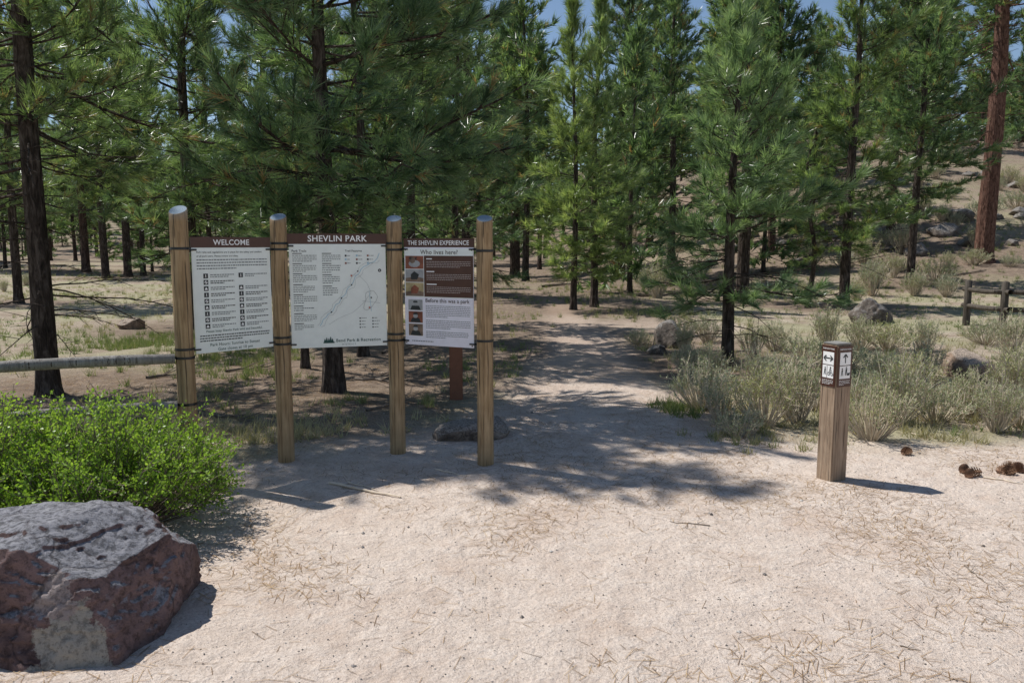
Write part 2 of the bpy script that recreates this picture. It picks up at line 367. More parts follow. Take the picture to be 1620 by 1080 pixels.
heroes=[
 (78,625,11.6,.125,2.3,2.2,.9,dict(prof='open',tn=36,step=.13,per=6,whorl=.33,skip=.18,nl=.2),"tall dark-barked pine with bare lower branches behind the rail fence"),
 (528,620,7.4,.12,1.95,2.4,1.3,dict(prof='cone',tn=38,nl=.22,step=.13,per=6,whorl=.29,skip=.14),"dense green pine standing just behind the park signs"),
 (310,520,9.5,.13,1.9,2.9,1.2,dict(tn=26,nl=.24,nw=.013,prof='open',per=6,step=.16,whorl=.37,skip=.15),"bushy dark green pine in the grass behind the signs"),
 (483,583,3.6,.06,1.5,.9,1.0,dict(tn=30),"slim young pine close behind the park signs"),
 (655,538,9.0,.085,1.9,2.3,1.2,dict(tn=26,nl=.23,nw=.012,prof='open',skip=.16,step=.15,whorl=.33),"slender pine with long branches behind the signs"),
 (738,470,13,.17,2.5,3.0,2,dict(tn=20,nl=.28,nw=.020,prof='open',step=.20,whorl=.43,per=6),"tall dense pine with straight dark trunk"),
 (907,490,7.7,.09,1.2,1.75,.8,dict(tn=26,nl=.25,nw=.014,needm=M_needle_y,step=.155,per=6,whorl=.31),"conical light green pine beside the trail"),
 (940,485,8.0,.11,1.6,1.6,1,dict(tn=26,nl=.25,nw=.014,needm=M_needle_y,step=.155,per=6,whorl=.32),"narrow light green pine beside the trail"),
 (980,441,15,.26,3.8,2.9,2.5,dict(tn=15,nl=.34,nw=.032,prof='open',step=.23,per=6,whorl=.47),"mature pine with thick brown trunk"),
 (815,438,15,.32,3.8,3.4,3,dict(tn=15,nl=.34,nw=.032,prof='open',step=.23,per=6,whorl=.47),"mature pine with thick black trunk"),
 (1150,578,4.75,.09,1.05,1.75,.5,dict(tn=44,nl=.21,nw=.0095,needm=M_needle_y,per=6,whorl=.27,step=.145,lowel=-18,skip=.18),"young grey-green pine growing among sagebrush"),
 (1173,475,10.5,.2,2.3,2.4,1.5,dict(tn=22,nl=.26,nw=.018,step=.18,whorl=.39),"dark-trunked pine behind the young pine"),
 (1335,485,10.5,.14,2.0,2.6,1.2,dict(tn=24,nl=.25,nw=.016,step=.16,prof='cone',per=6,whorl=.34),"dense green pine with slim straight trunk"),
 (1278,487,5.2,.075,2.4,1.2,.8,dict(tn=20,nl=.2,nw=.013,bend=.24,skip=.4),"thin pine with crooked leaning trunk"),
 (1555,414,23,.37,8.5,4.6,4.5,dict(tn=15,nl=.34,nw=.032,prof='open',barkm=M_bark3,per=6,whorl=.6,step=.27),"huge old pine with thick reddish bark on the slope"),
 (168,441,13,.19,3.8,3.0,2,dict(tn=15,nl=.34,nw=.032,prof='open',step=.23,whorl=.48,per=6),"dark-trunked pine in the sunny clearing"),
 (203,438,14,.21,4.0,3.0,2,dict(tn=15,nl=.34,nw=.032,prof='open',step=.23,whorl=.48,per=6),"dark-trunked pine in the sunny clearing"),
 (227,437,12,.15,3.6,2.6,2,dict(tn=15,nl=.34,nw=.032,prof='open',step=.23,whorl=.48,per=6),"leaning dark-trunked pine in the sunny clearing"),
 (1440,452,12,.15,2.5,2.6,2,dict(tn=18,nl=.29,nw=.024,prof='open',step=.2,whorl=.44,per=6),"green pine with dark trunk at the foot of the slope"),
 (30,480,11,.13,2.9,2.5,2,dict(tn=20,nl=.27,nw=.019,prof='open',step=.19,whorl=.44,per=6),"sparse pine at the edge of the clearing"),
 (430,468,10,.14,1.8,2.5,1.5,dict(tn=20,nl=.27,nw=.019,prof='open',step=.18,whorl=.42,per=6),"bushy green pine filling the gap behind the signs"),
 (600,462,11,.15,1.9,2.6,1.5,dict(tn=20,nl=.27,nw=.019,prof='open',step=.18,whorl=.42,per=6),"bushy green pine filling the gap behind the signs"),
 (1060,452,12,.16,2.2,2.7,1.5,dict(tn=18,nl=.29,nw=.024,prof='cone',step=.19,whorl=.41,per=6),"dense dark green pine past the trail bend"),
 (575,563,8.2,.085,2.2,2.0,1.4,dict(tn=28,nl=.22,nw=.010,prof='open',step=.14,whorl=.32,per=6),"slim pine standing in shade behind the signs"),
 (722,512,8.5,.09,2.0,2.0,1.4,dict(tn=24,nl=.24,nw=.013,prof='cone',step=.155,whorl=.33,per=6),"slim pine shading the trail edge"),
]
tot=0
for k,(px,py,H,r0,z0,CR,d0,kw,lab) in enumerate(heroes):
    x,y,z=survey(px,py);a,b,n=gen_tree(100+k,H,r0,z0,CR,d0,**kw);tot+=n
    place_tree((a,b),x,y,lab,cr=CR)
print('hero needles',tot)
VS=[(15,.19,3.2,3.1,'open',M_bark),(12,.14,2.1,2.6,'cone',M_bark),(17,.22,4.4,3.2,'open',M_bark2),(8,.09,.8,2.2,'cone',M_bark),(13,.16,2.7,2.8,'open',M_bark)]
var=[gen_tree(300+k,H,r0,z0,CR,z0*.55,tn=11,nl=.40,nw=.048,prof=pf,step=.26,per=6,whorl=.50,barkm=bm,sides=7,skip=.16) for k,(H,r0,z0,CR,pf,bm) in enumerate(VS)]
print('var needles',[v[2] for v in var])
rng=np.random.default_rng(5);n=0;tries=0
while n<180 and tries<14000:
    tries+=1
    y=27+100*rng.random()**1.15;x=rng.uniform(-.78,.80)*y
    a=x/y
    if abs(x-np.interp(y,PY,PX))<(2.5 if y<34 else 1.0): continue
    if a<-.22 and y<45 and rng.random()<.95: continue
    if a<-.16 and y<36: continue
    if a>.40 and y<42 and rng.random()<.93: continue
    if a>.50 and a<.72 and y<36: continue
    if a>.40 and y<62 and rng.random()<.55: continue
    mind=3.6 if y<60 else 4.4
    if any((x-p)**2+(y-q)**2<mind**2 for p,q in TREES): continue
    k=int(rng.choice([0,1,2,3,4],p=[.20,.20,.12,.28,.20]))
    lab=["tall pine with dark trunk in the open woodland","medium conical pine in the open woodland","tall mature pine with reddish trunk","short bushy pine in the open woodland","broad open-crowned pine in the woodland"][k]
    place_tree(var[k],x,y,lab,rng.random()*6.28,rng.uniform(.75,1.2),cr=VS[k][3]);n+=1
print('woodland',n)
fa=Acc();ft=Acc()
for q in range(300):
    y=rng.uniform(125,235);x=rng.uniform(-.85,.85)*y;hz=Hs(x,y);H=rng.uniform(9,17);m=75
    f=rng.random(m)**.8;z=hz+H*(.08+.92*f);rr=3.3*(1-f)**.6*np.sqrt(rng.random(m));a=rng.random(m)*6.28
    P=np.stack([x+rr*np.cos(a),y+rr*np.sin(a),z],-1);D=np.stack([np.cos(a),np.sin(a),.3+0*a],-1)
    v_,f_,t_=needles(P,D,6,1.1,.36,rng);fa.add(v_,f_,t_)
    v_,f_=cones([[x,y,hz-.3]],[[x,y,hz+H]],.3,.03,5);ft.add(v_,f_)
fw=thing('distant_forest',"mass of distant dark green pines",'forest',(0,0,0),mesh=fa.mesh('distant_forest',M_needle),kind='stuff')
child(fw,'trunks',ft.mesh('trunks',M_bark))['kind']='stuff'
# ---------------------------------------------------------------- ground + path
u=np.linspace(-1,1,421);gx=1.4*np.sinh(6.4*u);v=np.linspace(-.52,1,330);gy=4.2+1.4*np.sinh(6.4*v)
X,Y=np.meshgrid(gx,gy);sm=sandmask(X,Y)
def Hg0(x,y):
    x=np.asarray(x,float);y=np.asarray(y,float)
    return hgt(x,y)+(sstep(14,8,np.hypot(x,y-4)))*(.016*(fbm(x*7,y*7,0,23,3)-.5))
Z=Hg0(X,Y)
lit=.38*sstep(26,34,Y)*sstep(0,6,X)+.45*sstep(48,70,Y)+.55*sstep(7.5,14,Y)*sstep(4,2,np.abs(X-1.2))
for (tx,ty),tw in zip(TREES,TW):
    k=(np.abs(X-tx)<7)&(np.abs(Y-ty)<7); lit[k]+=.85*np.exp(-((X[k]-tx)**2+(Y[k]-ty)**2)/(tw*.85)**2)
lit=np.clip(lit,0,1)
V=np.stack([X,Y,Z],-1).reshape(-1,3);nx=len(gx);ny=len(gy)
i,j=np.meshgrid(np.arange(ny-1),np.arange(nx-1),indexing='ij')
F=np.stack([i*nx+j,i*nx+j+1,(i+1)*nx+j+1,(i+1)*nx+j],-1).reshape(-1,4)
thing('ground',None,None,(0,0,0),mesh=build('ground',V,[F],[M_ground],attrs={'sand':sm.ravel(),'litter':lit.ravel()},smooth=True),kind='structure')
fm=sm.ravel()[F].min(1)>.45; Fp=F[fm];us,inv=np.unique(Fp,return_inverse=True)
Vp=V[us]+np.array([0,0,.004])
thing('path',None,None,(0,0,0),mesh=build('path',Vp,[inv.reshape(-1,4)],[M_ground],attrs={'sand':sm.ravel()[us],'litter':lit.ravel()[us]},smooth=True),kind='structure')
def Hg(x,y): return Hg0(x,y)+.004
# ---------------------------------------------------------------- rocks
def rock(name,seed,a,b,c,mat,sub=5,planes=16,rough=.10,ridge=0.0,fine=.9,cut=True,extra=None):
    rng=np.random.default_rng(seed);bm=bmesh.new();bmesh.ops.create_icosphere(bm,subdivisions=sub,radius=1);me=bpy.data.meshes.new(name);bm.to_mesh(me);bm.free()
    n=len(me.vertices);P=np.zeros(n*3,np.float32);me.vertices.foreach_get('co',P);P=P.reshape(-1,3).astype(float);d=norm(P)
    N=norm(rng.normal(size=(planes,3)));D=rng.uniform(.72,1.0,planes)
    if extra is not None:
        D=np.maximum(D,.84);N=np.concatenate([N,norm(np.array([e_[:3] for e_ in extra],float))]);D=np.concatenate([D,[e_[3] for e_ in extra]])
    dw=norm(d+.06*np.stack([fbm(d[:,0]*3+k*7,d[:,1]*3,d[:,2]*3,seed+9+k,3)-.5 for k in range(3)],-1)*2)
    dots=dw@N.T
    r=np.where(dots>.05,D/np.maximum(dots,.05),9);r=np.minimum(r.min(1),1.12)
    nz=fbm(d[:,0]*2.2+9,d[:,1]*2.2,d[:,2]*2.2,seed,5)-.5;nz2=fbm(d[:,0]*9+9,d[:,1]*9,d[:,2]*9,seed+3,5)-.5
    r=r*(1+nz*rough*2.0+nz2*rough*fine)
    if ridge:
        q=fbm(d[:,0]*2.1+33,d[:,1]*2.1,d[:,2]*4.1,seed+31,3);r=r*(1+ridge*1.4*(np.floor(q*7)/7-.5))
    P=d*r[:,None]*np.array([a,b,c]);
    if cut: P[:,2]=np.maximum(P[:,2],-c*.55)
    me.vertices.foreach_set('co',P.astype(np.float32).ravel());me.materials.append(mat)
    me.polygons.foreach_set('use_smooth',np.ones(len(me.polygons),bool));me.update();return me
bo_=rock('boulder',52,.58,.56,.48,M_boulder,7,20,.06,.10,.7,cut=False,extra=[(-.05,.05,1,.84),(.15,-1,.28,.82),(-.6,-1,.1,.88),(1,-.35,.35,.84),(.75,.4,.75,.90)])
thing('boulder',"large reddish grey rounded boulder with pale patches beside the bush",'rock',(-2.03,3.50,.09),0,mesh=bo_)
thing('rock',"flat tan grey half-buried rock between the sign posts",'rock',(-.36,6.95,.01),.3,mesh=rock('rock',77,.36,.22,.17,M_rockbr,5,22,.08))
def rk(px,py,a,b,c,mat,lab,seed):
    x,y,z=survey(px,py);thing('rock',lab,'rock',(x,y,z+c*.25),random.Random(seed).random()*3,mesh=rock('rock',seed,a,b,c,mat,5))
rk(210,520,.28,.24,.2,M_rocktan,"small brown rock on the dry grass",3)
rk(1062,548,.34,.26,.32,M_rock,"dark grey rock among the sagebrush",5)
rk(1040,560,.16,.16,.12,M_rock,"dark grey rock among the sagebrush",6)
rk(1375,512,.5,.4,.42,M_rock,"grey rock behind the sagebrush",8)
rk(1535,596,.46,.34,.28,M_rocktan,"low tan rock among the sagebrush",9)
rv=[rock('rock',60+k,.6,.5,.4,M_rock,4,16,.10,.05) for k in range(3)]
for q in range(70):
    y=rng.uniform(34,68);a=rng.uniform(.2,.66);x=a*y
    thing('rock',"grey basalt rock on the open slope",'rock',(x,y,Hs(x,y)+.05),rng.random()*6,'rocks scattered over the slope',rv[q%3],rng.uniform(.35,1.5)*(1 if a>.45 else .6))
# ---------------------------------------------------------------- shrubs
def gen_shrub(seed,rad,h,nst,leafn,ll,lw,leafmat,stemmat,sub=4,edge=.55,sr=1.0,spread=.6):
    rng=np.random.default_rng(seed);A=[];B=[];ra=[];rb=[]
    az=rng.random(nst)*6.283;rr=np.sqrt(rng.random(nst));e=np.stack([np.cos(az)*rr*rad,np.sin(az)*rr*rad,h*(1-edge*rr**2)*rng.uniform(.5,1.12,nst)],-1)
    b0=np.stack([np.cos(az)*rr*rad*.18,np.sin(az)*rr*rad*.18,-.03+0*az],-1)
    mid=(b0+e)*.5+np.stack([np.cos(az)*rr*rad*.12,np.sin(az)*rr*rad*.12,0*az],-1)+rng.normal(0,.02,e.shape)
    A+=[b0,mid];B+=[mid,e];ra+=[np.full(nst,.006*sr),np.full(nst,.004*sr)];rb+=[np.full(nst,.004*sr),np.full(nst,.0018*sr)]
    LP=[];LD=[]
    t=rng.random((nst,leafn,1))**.7;LP.append((mid[:,None]*(1-t)+e[:,None]*t).reshape(-1,3));LD.append(np.repeat(e-mid,leafn,0))
    for s in range(sub):
        t=rng.uniform(.0,.95,(nst,1));q=mid*(1-t)+e*t;d=norm(e-mid+rng.normal(0,spread,e.shape)*np.linalg.norm(e-mid,axis=1,keepdims=True));l=rng.uniform(.10,.3,(nst,1))*h
        q2=q+d*l;q2[:,2]=np.maximum(q2[:,2],.02);A.append(q);B.append(q2);ra.append(np.full(nst,.0025*sr));rb.append(np.full(nst,.0012*sr))
        t=rng.random((nst,leafn,1))**.7;LP.append((q[:,None]*(1-t)+q2[:,None]*t).reshape(-1,3));LD.append(np.repeat(d,leafn,0))
    v_,f_=cones(np.concatenate(A),np.concatenate(B),np.concatenate(ra),np.concatenate(rb),3);st=Acc();st.add(v_,f_)
    P=np.concatenate(LP);D=norm(np.concatenate(LD));N=len(P);r=norm(rng.normal(size=(N,3)));P=P+r*.008;d=norm(D*.6+r*.8+np.array([0,0,.25]))
    l=ll*rng.uniform(.6,1.3,(N,1));wv=norm(np.cross(d,norm(rng.normal(size=(N,3)))))*lw*.5*rng.uniform(.7,1.3,(N,1))
    V=np.stack([P,P+d*l*.5-wv,P+d*l,P+d*l*.5+wv],1).reshape(-1,3);F=np.arange(N*4).reshape(-1,4)
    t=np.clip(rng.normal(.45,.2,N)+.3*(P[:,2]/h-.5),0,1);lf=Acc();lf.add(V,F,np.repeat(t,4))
    return st.mesh('branches',stemmat),lf.mesh('foliage',leafmat)
def place_shrub(ms,name,lab,cat,x,y,rz,sc,group):
    e=thing(name,lab,cat,(x,y,Hs(x,y)),rz,group,sc=sc);child(e,'branches',ms[0]);child(e,'foliage',ms[1])
M_drystem=plain('dry_stem',(.50,.43,.33),.9,.1,.3)
gb=gen_shrub(71,.72,.74,290,13,.021,.014,M_bitter,M_twig,sub=9,edge=.5)
place_shrub(gb,'green_shrub',"bright green small-leaved shrub beside the boulder",'shrub',-2.42,4.62,0,1,'bright green shrubs by the fence')
gb2=gen_shrub(72,.80,.82,260,13,.021,.014,M_bitter,M_twig,sub=9,edge=.5)
place_shrub(gb2,'green_shrub',"bright green small-leaved shrub against the rail fence",'shrub',-3.25,4.38,0,1,'bright green shrubs by the fence')
sv=[gen_shrub(80,.32,.54,62,6,.034,.009,M_sage,M_drystem,sub=4,edge=.3,sr=1.25,spread=.38),gen_shrub(81,.27,.62,48,6,.036,.009,M_sage,M_drystem,sub=4,edge=.25,sr=1.25,spread=.38),gen_shrub(82,.40,.42,66,6,.034,.010,M_sage,M_drystem,sub=4,edge=.4,sr=1.25,spread=.45)]
SH=[(1108,648,.95),(1140,672,.85),(1170,690,.6),(1208,674,1.),(1262,668,1.1),(1290,648,.8),(1378,696,1.),(1418,670,1.),(1480,668,.9),(1530,660,.9),(1575,682,.8),(1614,674,1.),(1448,630,.9),(1596,640,.9),(1355,630,.7),
(1088,600,.8),(1080,560,.85),(1010,545,.6),(1120,600,.75),(1190,618,.85),(1240,605,.8),(1395,612,.9),(1460,604,.8),(1335,585,.9),(1225,555,.9),(1310,552,1.),(1405,554,1.),(1612,604,.8),(1600,560,1.),(1075,532,.9),(1500,470,1.3),(1490,350,1.2),(1560,545,.9),(1120,542,.8),(1460,555,.9),(1270,568,.9),(1360,554,.9),(1190,565,.8)]
for q,(px,py,s) in enumerate(SH):
    x,y,z=survey(px,py)
    place_shrub(sv[q%3],'sagebrush',["rounded grey-green sagebrush with straw-coloured stems","upright grey-green sagebrush with straw-coloured stems","low spreading grey-green sagebrush"][q%3],'shrub',x,y,rng.random()*6,s*rng.uniform(.9,1.15),'sagebrush beside the trail')
for q in range(110):
    y=rng.uniform(24,70);a=rng.uniform(.12,.68) if q<70 else rng.uniform(.4,.68);x=a*y
    place_shrub(sv[q%3],'sagebrush',"grey-green sagebrush on the open slope",'shrub',x,y,rng.random()*6,rng.uniform(.8,2.3),'sagebrush on the slope')
for q in range(26):
    y=rng.uniform(22,60);a=rng.uniform(-.65,-.1);x=a*y
    place_shrub(sv[q%3],'sagebrush',"grey-green sagebrush in the dry clearing",'shrub',x,y,rng.random()*6,rng.uniform(.6,1.3),'sagebrush in the clearing')
# ---------------------------------------------------------------- ground cover
def grass(N,ylo,yhi,amin,amax,nb,h0,h1,seed,greenb=0,W=.008,pw=1.6):
    rng=np.random.default_rng(seed);y=ylo+(yhi-ylo)*rng.random(N)**pw;x=rng.uniform(amin,amax,N)*(y+1)
    dm=np.full(N,99.)
    for tx,ty in TREES[:25]: dm=np.minimum(dm,np.hypot(x-tx,y-ty))
    k=(sandmask(x,y)<.25)&(fbm(x*.5,y*.5,0,31,3)+rng.random(N)*.3-.25*sstep(2.2,.8,dm)-.16*sstep(10,7,y)>.55);x=x[k];y=y[k];m=len(x);z=Hg(x,y)
    g=fbm(x*.35,y*.35,0,37,3)
    P=np.repeat(np.stack([x,y,z],-1),nb,0);M=m*nb;P[:,:2]+=rng.normal(0,.03,(M,2));P[:,2]-=.01
    d=norm(np.stack([rng.normal(0,.5,M),rng.normal(0,.5,M),np.ones(M)],-1));l=rng.uniform(h0,h1,(M,1))
    wv=norm(np.cross(d,norm(rng.normal(size=(M,3)))))*W*.5
    V=np.stack([P-wv,P+wv,P+d*l],1).reshape(-1,3)
    t=np.repeat(np.where(g>.53-greenb,rng.uniform(0,.4,m),rng.uniform(.5,1,m)),nb)
    a=Acc();a.add(V,np.arange(M*3).reshape(-1,3),np.repeat(t,3));return a
thing('dry_grass',"sparse dry and green grass tufts over the forest floor",'grass',(0,0,0),mesh=grass(13000,6.6,50,-.85,.85,11,.05,.16,1,W=.011).mesh('dry_grass',M_grass),kind='stuff')
ga=Acc();rg=np.random.default_rng(9)
for (px,py,sp,nn,t0,hh) in [(215,548,.5,60,.1,.16),(250,540,.6,60,.15,.15),(355,575,.7,70,.2,.15),(400,600,.4,30,.2,.14),(1068,648,.12,22,.1,.14),(1080,655,.1,10,.1,.12),(330,560,.6,50,.2,.14),(675,640,.08,6,.3,.14),(545,640,.1,8,.3,.12),(680,520,.8,50,.2,.15),(1250,700,.3,16,.4,.1),(1180,690,.2,12,.4,.1),(880,480,1.2,40,.2,.14),(1020,460,2,130,.15,.18),(1110,455,2,110,.15,.18),(1250,460,2,90,.2,.18),(1400,450,2,90,.2,.18),(170,470,2,80,.2,.18),(1050,500,1,60,.3,.2),(380,440,4,120,.3,.25),(120,430,5,120,.3,.25),(1450,330,3,110,.1,.3),(1300,390,4,150,.2,.25),(1480,390,3,110,.2,.25)]:
    x,y,z=survey(px,py);n=nn;xs=x+rg.normal(0,sp,n);ys=y+rg.normal(0,sp,n);zs=Hg(xs,ys);nb=26
    P=np.repeat(np.stack([xs,ys,zs],-1),nb,0);M=n*nb;P[:,:2]+=rg.normal(0,.03,(M,2));P[:,2]-=.01
    d=norm(np.stack([rg.normal(0,.4,M),rg.normal(0,.4,M),np.ones(M)],-1));wv=norm(np.cross(d,norm(rg.normal(size=(M,3)))))*.004
    V=np.stack([P-wv,P+wv,P+d*rg.uniform(.5,1.2,(M,1))*hh],1).reshape(-1,3);ga.add(V,np.arange(M*3).reshape(-1,3),np.repeat(np.clip(rg.normal(t0,.15,M),0,1),3))
thing('green_grass',"patches of fresh green grass",'grass',(0,0,0),mesh=ga.mesh('green_grass',M_grass),kind='stuff')
M_litter=foliage('fallen_needles',(.13,.08,.045),(.29,.19,.115),(.46,.35,.24),.0,.8,.1)
N=70000;y=2.2+9*rng.random(N)**1.0;x=rng.uniform(-.75,.75,N)*(y+.6);k=(fbm(x*1.3,y*1.3,0,51,4)+rng.random(N)*.30+.06*(x>1)-.07*sstep(4.5,3,y)+.06*sstep(6.5,8,y)>.69)|(rng.random(N)<.035);x=x[k];y=y[k];N=len(x)
a=rng.random(N)*3.14;L=rng.uniform(.02,.055,N);dx=np.cos(a)*L;dy=np.sin(a)*L;wx=-np.sin(a)*.0011;wy=np.cos(a)*.0011
V=np.stack([np.stack([x-dx-wx,y-dy-wy,Hg(x-dx,y-dy)+.003],-1),np.stack([x+dx-wx,y+dy-wy,Hg(x+dx,y+dy)+.004],-1),np.stack([x+dx+wx,y+dy+wy,Hg(x+dx,y+dy)+.004],-1),np.stack([x-dx+wx,y-dy+wy,Hg(x-dx,y-dy)+.003],-1)],1).reshape(-1,3)
la=Acc();la.add(V,np.arange(N*4).reshape(-1,4),np.repeat(rng.random(N),4))
thing('pine_needle_litter',"scattered brown fallen pine needles on the sand",'litter',(0,0,0),mesh=la.mesh('pine_needle_litter',M_litter),kind='stuff')
M_gravel=foliage('gravel_stones',(.12,.10,.085),(.36,.31,.27),(.65,.58,.50),.0,.9,.1)
N=9000;y=2.0+9*rng.random(N)**1.3;x=rng.uniform(-.75,.75,N)*(y+.6);z=Hg(x,y);s=rng.uniform(.0015,.006,N)*np.where(rng.random(N)<.02,2.6,1)
oc=np.array([[1,0,0],[0,1,0],[-1,0,0],[0,-1,0],[0,0,.7],[0,0,-.7]]);V=(np.stack([x,y,z+s*.3],-1)[:,None]+oc[None]*s[:,None,None]*rng.uniform(.6,1.3,(N,6,1))).reshape(-1,3)
of=np.array([[0,1,4],[1,2,4],[2,3,4],[3,0,4],[1,0,5],[2,1,5],[3,2,5],[0,3,5]]);F=(np.arange(N)[:,None,None]*6+of[None]).reshape(-1,3)
gv=Acc();gv.add(V,F,np.repeat(rng.random(N)**1.4,6));thing('gravel',"fine gravel and pebbles on the sand",'gravel',(0,0,0),mesh=gv.mesh('gravel',M_gravel),kind='stuff')
def stick(px1,py1,px2,py2,r,mat,lab,grp='fallen sticks on the sand',br=1):
    a=survey(px1,py1);b=survey(px2,py2);rr=random.Random(px1);jt=.01 if br==1 else .06
    n=7;cx,cy=a[0],a[1];P=[]
    for k in range(n):
        t=k/(n-1);x=a[0]+(b[0]-a[0])*t+rr.uniform(-jt,jt);y=a[1]+(b[1]-a[1])*t+rr.uniform(-jt,jt);P.append((x-cx,y-cy,Hg(x,y)+r*.9))
    ac=Acc();v_,f_=tube(P,np.linspace(r,r*.4,n),6);ac.add(v_,f_)
    for q in range(br):
        p=P[2+q%4];s=.06 if br==1 else .35
        v_,f_=cones([p],[(p[0]+rr.uniform(.4,1)*s,p[1]+rr.uniform(-1,1)*s,p[2]+.25*s)],r*.5,r*.2,4);ac.add(v_,f_)
    thing('fallen_stick',lab,'stick',(cx,cy,0),0,grp,ac.mesh('fallen_stick',mat))
M_pale=plain('pale_stick',(.66,.56,.44),.8,.1,.2)
stick(520,766,632,790,.012,M_pale,"pale bare stick lying on the sand")
stick(548,764,600,780,.006,M_pale,"thin pale stick lying on the sand")
stick(690,745,735,755,.006,M_pale,"thin pale stick lying on the sand")
stick(1440,688,1475,694,.006,M_pale,"thin pale stick lying on the sand")
stick(1555,758,1618,768,.008,M_pale,"pale bare stick lying beside pine cones")
stick(1525,898,1558,925,.004,M_twig,"thin dark twig lying on the sand")
stick(1150,715,1182,706,.006,M_pale,"thin pale stick lying on the sand")
stick(1420,1028,1456,1036,.003,M_twig,"thin dark twig lying on the sand")
stick(1125,835,1060,826,.004,M_twig,"thin dark twig lying on the sand")
for (a_,b_,c_,d_,r_) in [(350,590,430,582,.018),(560,600,640,610,.02),(230,600,300,592,.02),(600,560,660,552,.02),(1010,470,1100,462,.04),(1200,430,1290,440,.05),(1380,400,1460,385,.05),(1480,440,1560,430,.05),(400,470,480,462,.04),(90,500,160,505,.03),(1300,360,1380,350,.06),(860,455,930,448,.05),(580,650,640,640,.012),(330,660,400,668,.012)]:
    stick(a_,b_,c_,d_,r_,M_twig,"grey fallen branch lying on the forest floor",'fallen branches on the forest floor',5)
M_cone=plain('pine_cone_brown',(.24,.145,.095),.8,.15,.5)
def conemesh():
    ac=Acc();n=64;ga_=2.39996
    V=[];F=[]
    for i in range(n):
        t=i/n;z=-.045+.085*t;r=.036*math.sin(math.pi*(.14+.80*t))**.7;a=i*ga_
        o=np.array([math.cos(a),math.sin(a),0]);p=np.array([-math.sin(a),math.cos(a),0]);c=np.array([0,0,z])
        tip=c+o*(r+.008)+np.array([0,0,.008+.016*t]);base=c+o*r*.2
        V+=[base-p*.003,base+p*.003,tip+p*.010,tip-p*.010]
        F+=[(len(V)-4,len(V)-3,len(V)-2,len(V)-1)]
    V=np.array(V);ac.add(V,np.array(F));v_,f_=cones([[0,0,-.045]],[[0,0,.045]],.009,.005,6);ac.add(v_,f_);return ac.mesh('pine_cone',M_cone)
cm=conemesh();rr=random.Random(4)
for (px,py) in [(1524,750),(1533,756),(1543,754),(1583,750),(1591,743),(1597,752),(1606,747),(1435,720),(1616,750)]:
    x,y,z=survey(px,py);sc_=rr.uniform(.75,.95);o=thing('pine_cone',"open brown pine cone lying on the sand",'pine cone',(x,y,z+.036*sc_),0,'fallen pine cones',cm,sc_);o.rotation_euler=(R(80+rr.uniform(-25,25)),0,rr.random()*6)
# ---------------------------------------------------------------- sign posts
def post_mesh(h,r=.061,slant=.34,seed=0):
    k=24;an=np.arange(k)*2*math.pi/k;zs=np.array([-.2,0,.4,.8,1.2,1.6,h-.05,h-.006,h]);V=[]
    for q,z in enumerate(zs):
        rr=r*(1.04-.04*z/h)*(1+.015*np.sin(3*an+q))*(.93 if q==len(zs)-1 else 1)
        x=rr*np.cos(an);y=rr*np.sin(an);zz=z+(slant*y if q>=len(zs)-3 else 0)
        V.append(np.stack([x,y,zz+0*x],-1))
    V=np.concatenate(V);n=len(zs);i,j=np.meshgrid(np.arange(n-1),np.arange(k),indexing='ij');j2=(j+1)%k
    F=np.stack([i*k+j,i*k+j2,(i+1)*k+j2,(i+1)*k+j],-1).reshape(-1,4)
    c=len(V);V=np.concatenate([V,[[0,0,h]]]);jj=np.arange(k);T=np.stack([(n-1)*k+jj,(n-1)*k+(jj+1)%k,np.full(k,c)],-1)
    me=build('shaft',V,[T,F],[M_post,M_end],mi=np.concatenate([np.ones(k),np.zeros(len(F))]),smooth=True)
    for p in me.polygons[:k]: p.use_smooth=False
    return me
def band_mesh(r=.0665,hh=.018):
    k=24;an=np.arange(k)*2*math.pi/k
    prof=[(r-.006,-hh/2),(r,-hh/2),(r,hh/2),(r-.006,hh/2)]
    V=np.concatenate([np.stack([a*np.cos(an),a*np.sin(an),b+0*an],-1) for a,b in prof]);n=4
    i,j=np.meshgrid(np.arange(n),np.arange(k),indexing='ij');i2=(i+1)%n;j2=(j+1)%k
    return build('metal_band',V,[np.stack([i*k+j,i*k+j2,i2*k+j2,i2*k+j],-1).reshape(-1,4)],[M_black],smooth=False)
BM=band_mesh()
PP=[(-2.30,5.55,1.93),(-1.77,6.09,1.90),(-.93,6.34,1.895),(-.205,6.0,1.885)]
bands=[(1.665,.965,.905,.575),(1.70,1.655,.985,.935),(1.70,1.65,.985,.935),(1.645,.97)]
for k,(x,y,h) in enumerate(PP):
    e=thing('sign_post',"round tan wooden post with slanted grey top holding the park signs",'post',(x,y,0),group='wooden posts holding the park signs')
    child(e,'shaft',post_mesh(h,seed=k,slant=.55 if k==0 else .46))
    for b in bands[k]: child(e,'metal_band',BM,loc=(0,0,b))
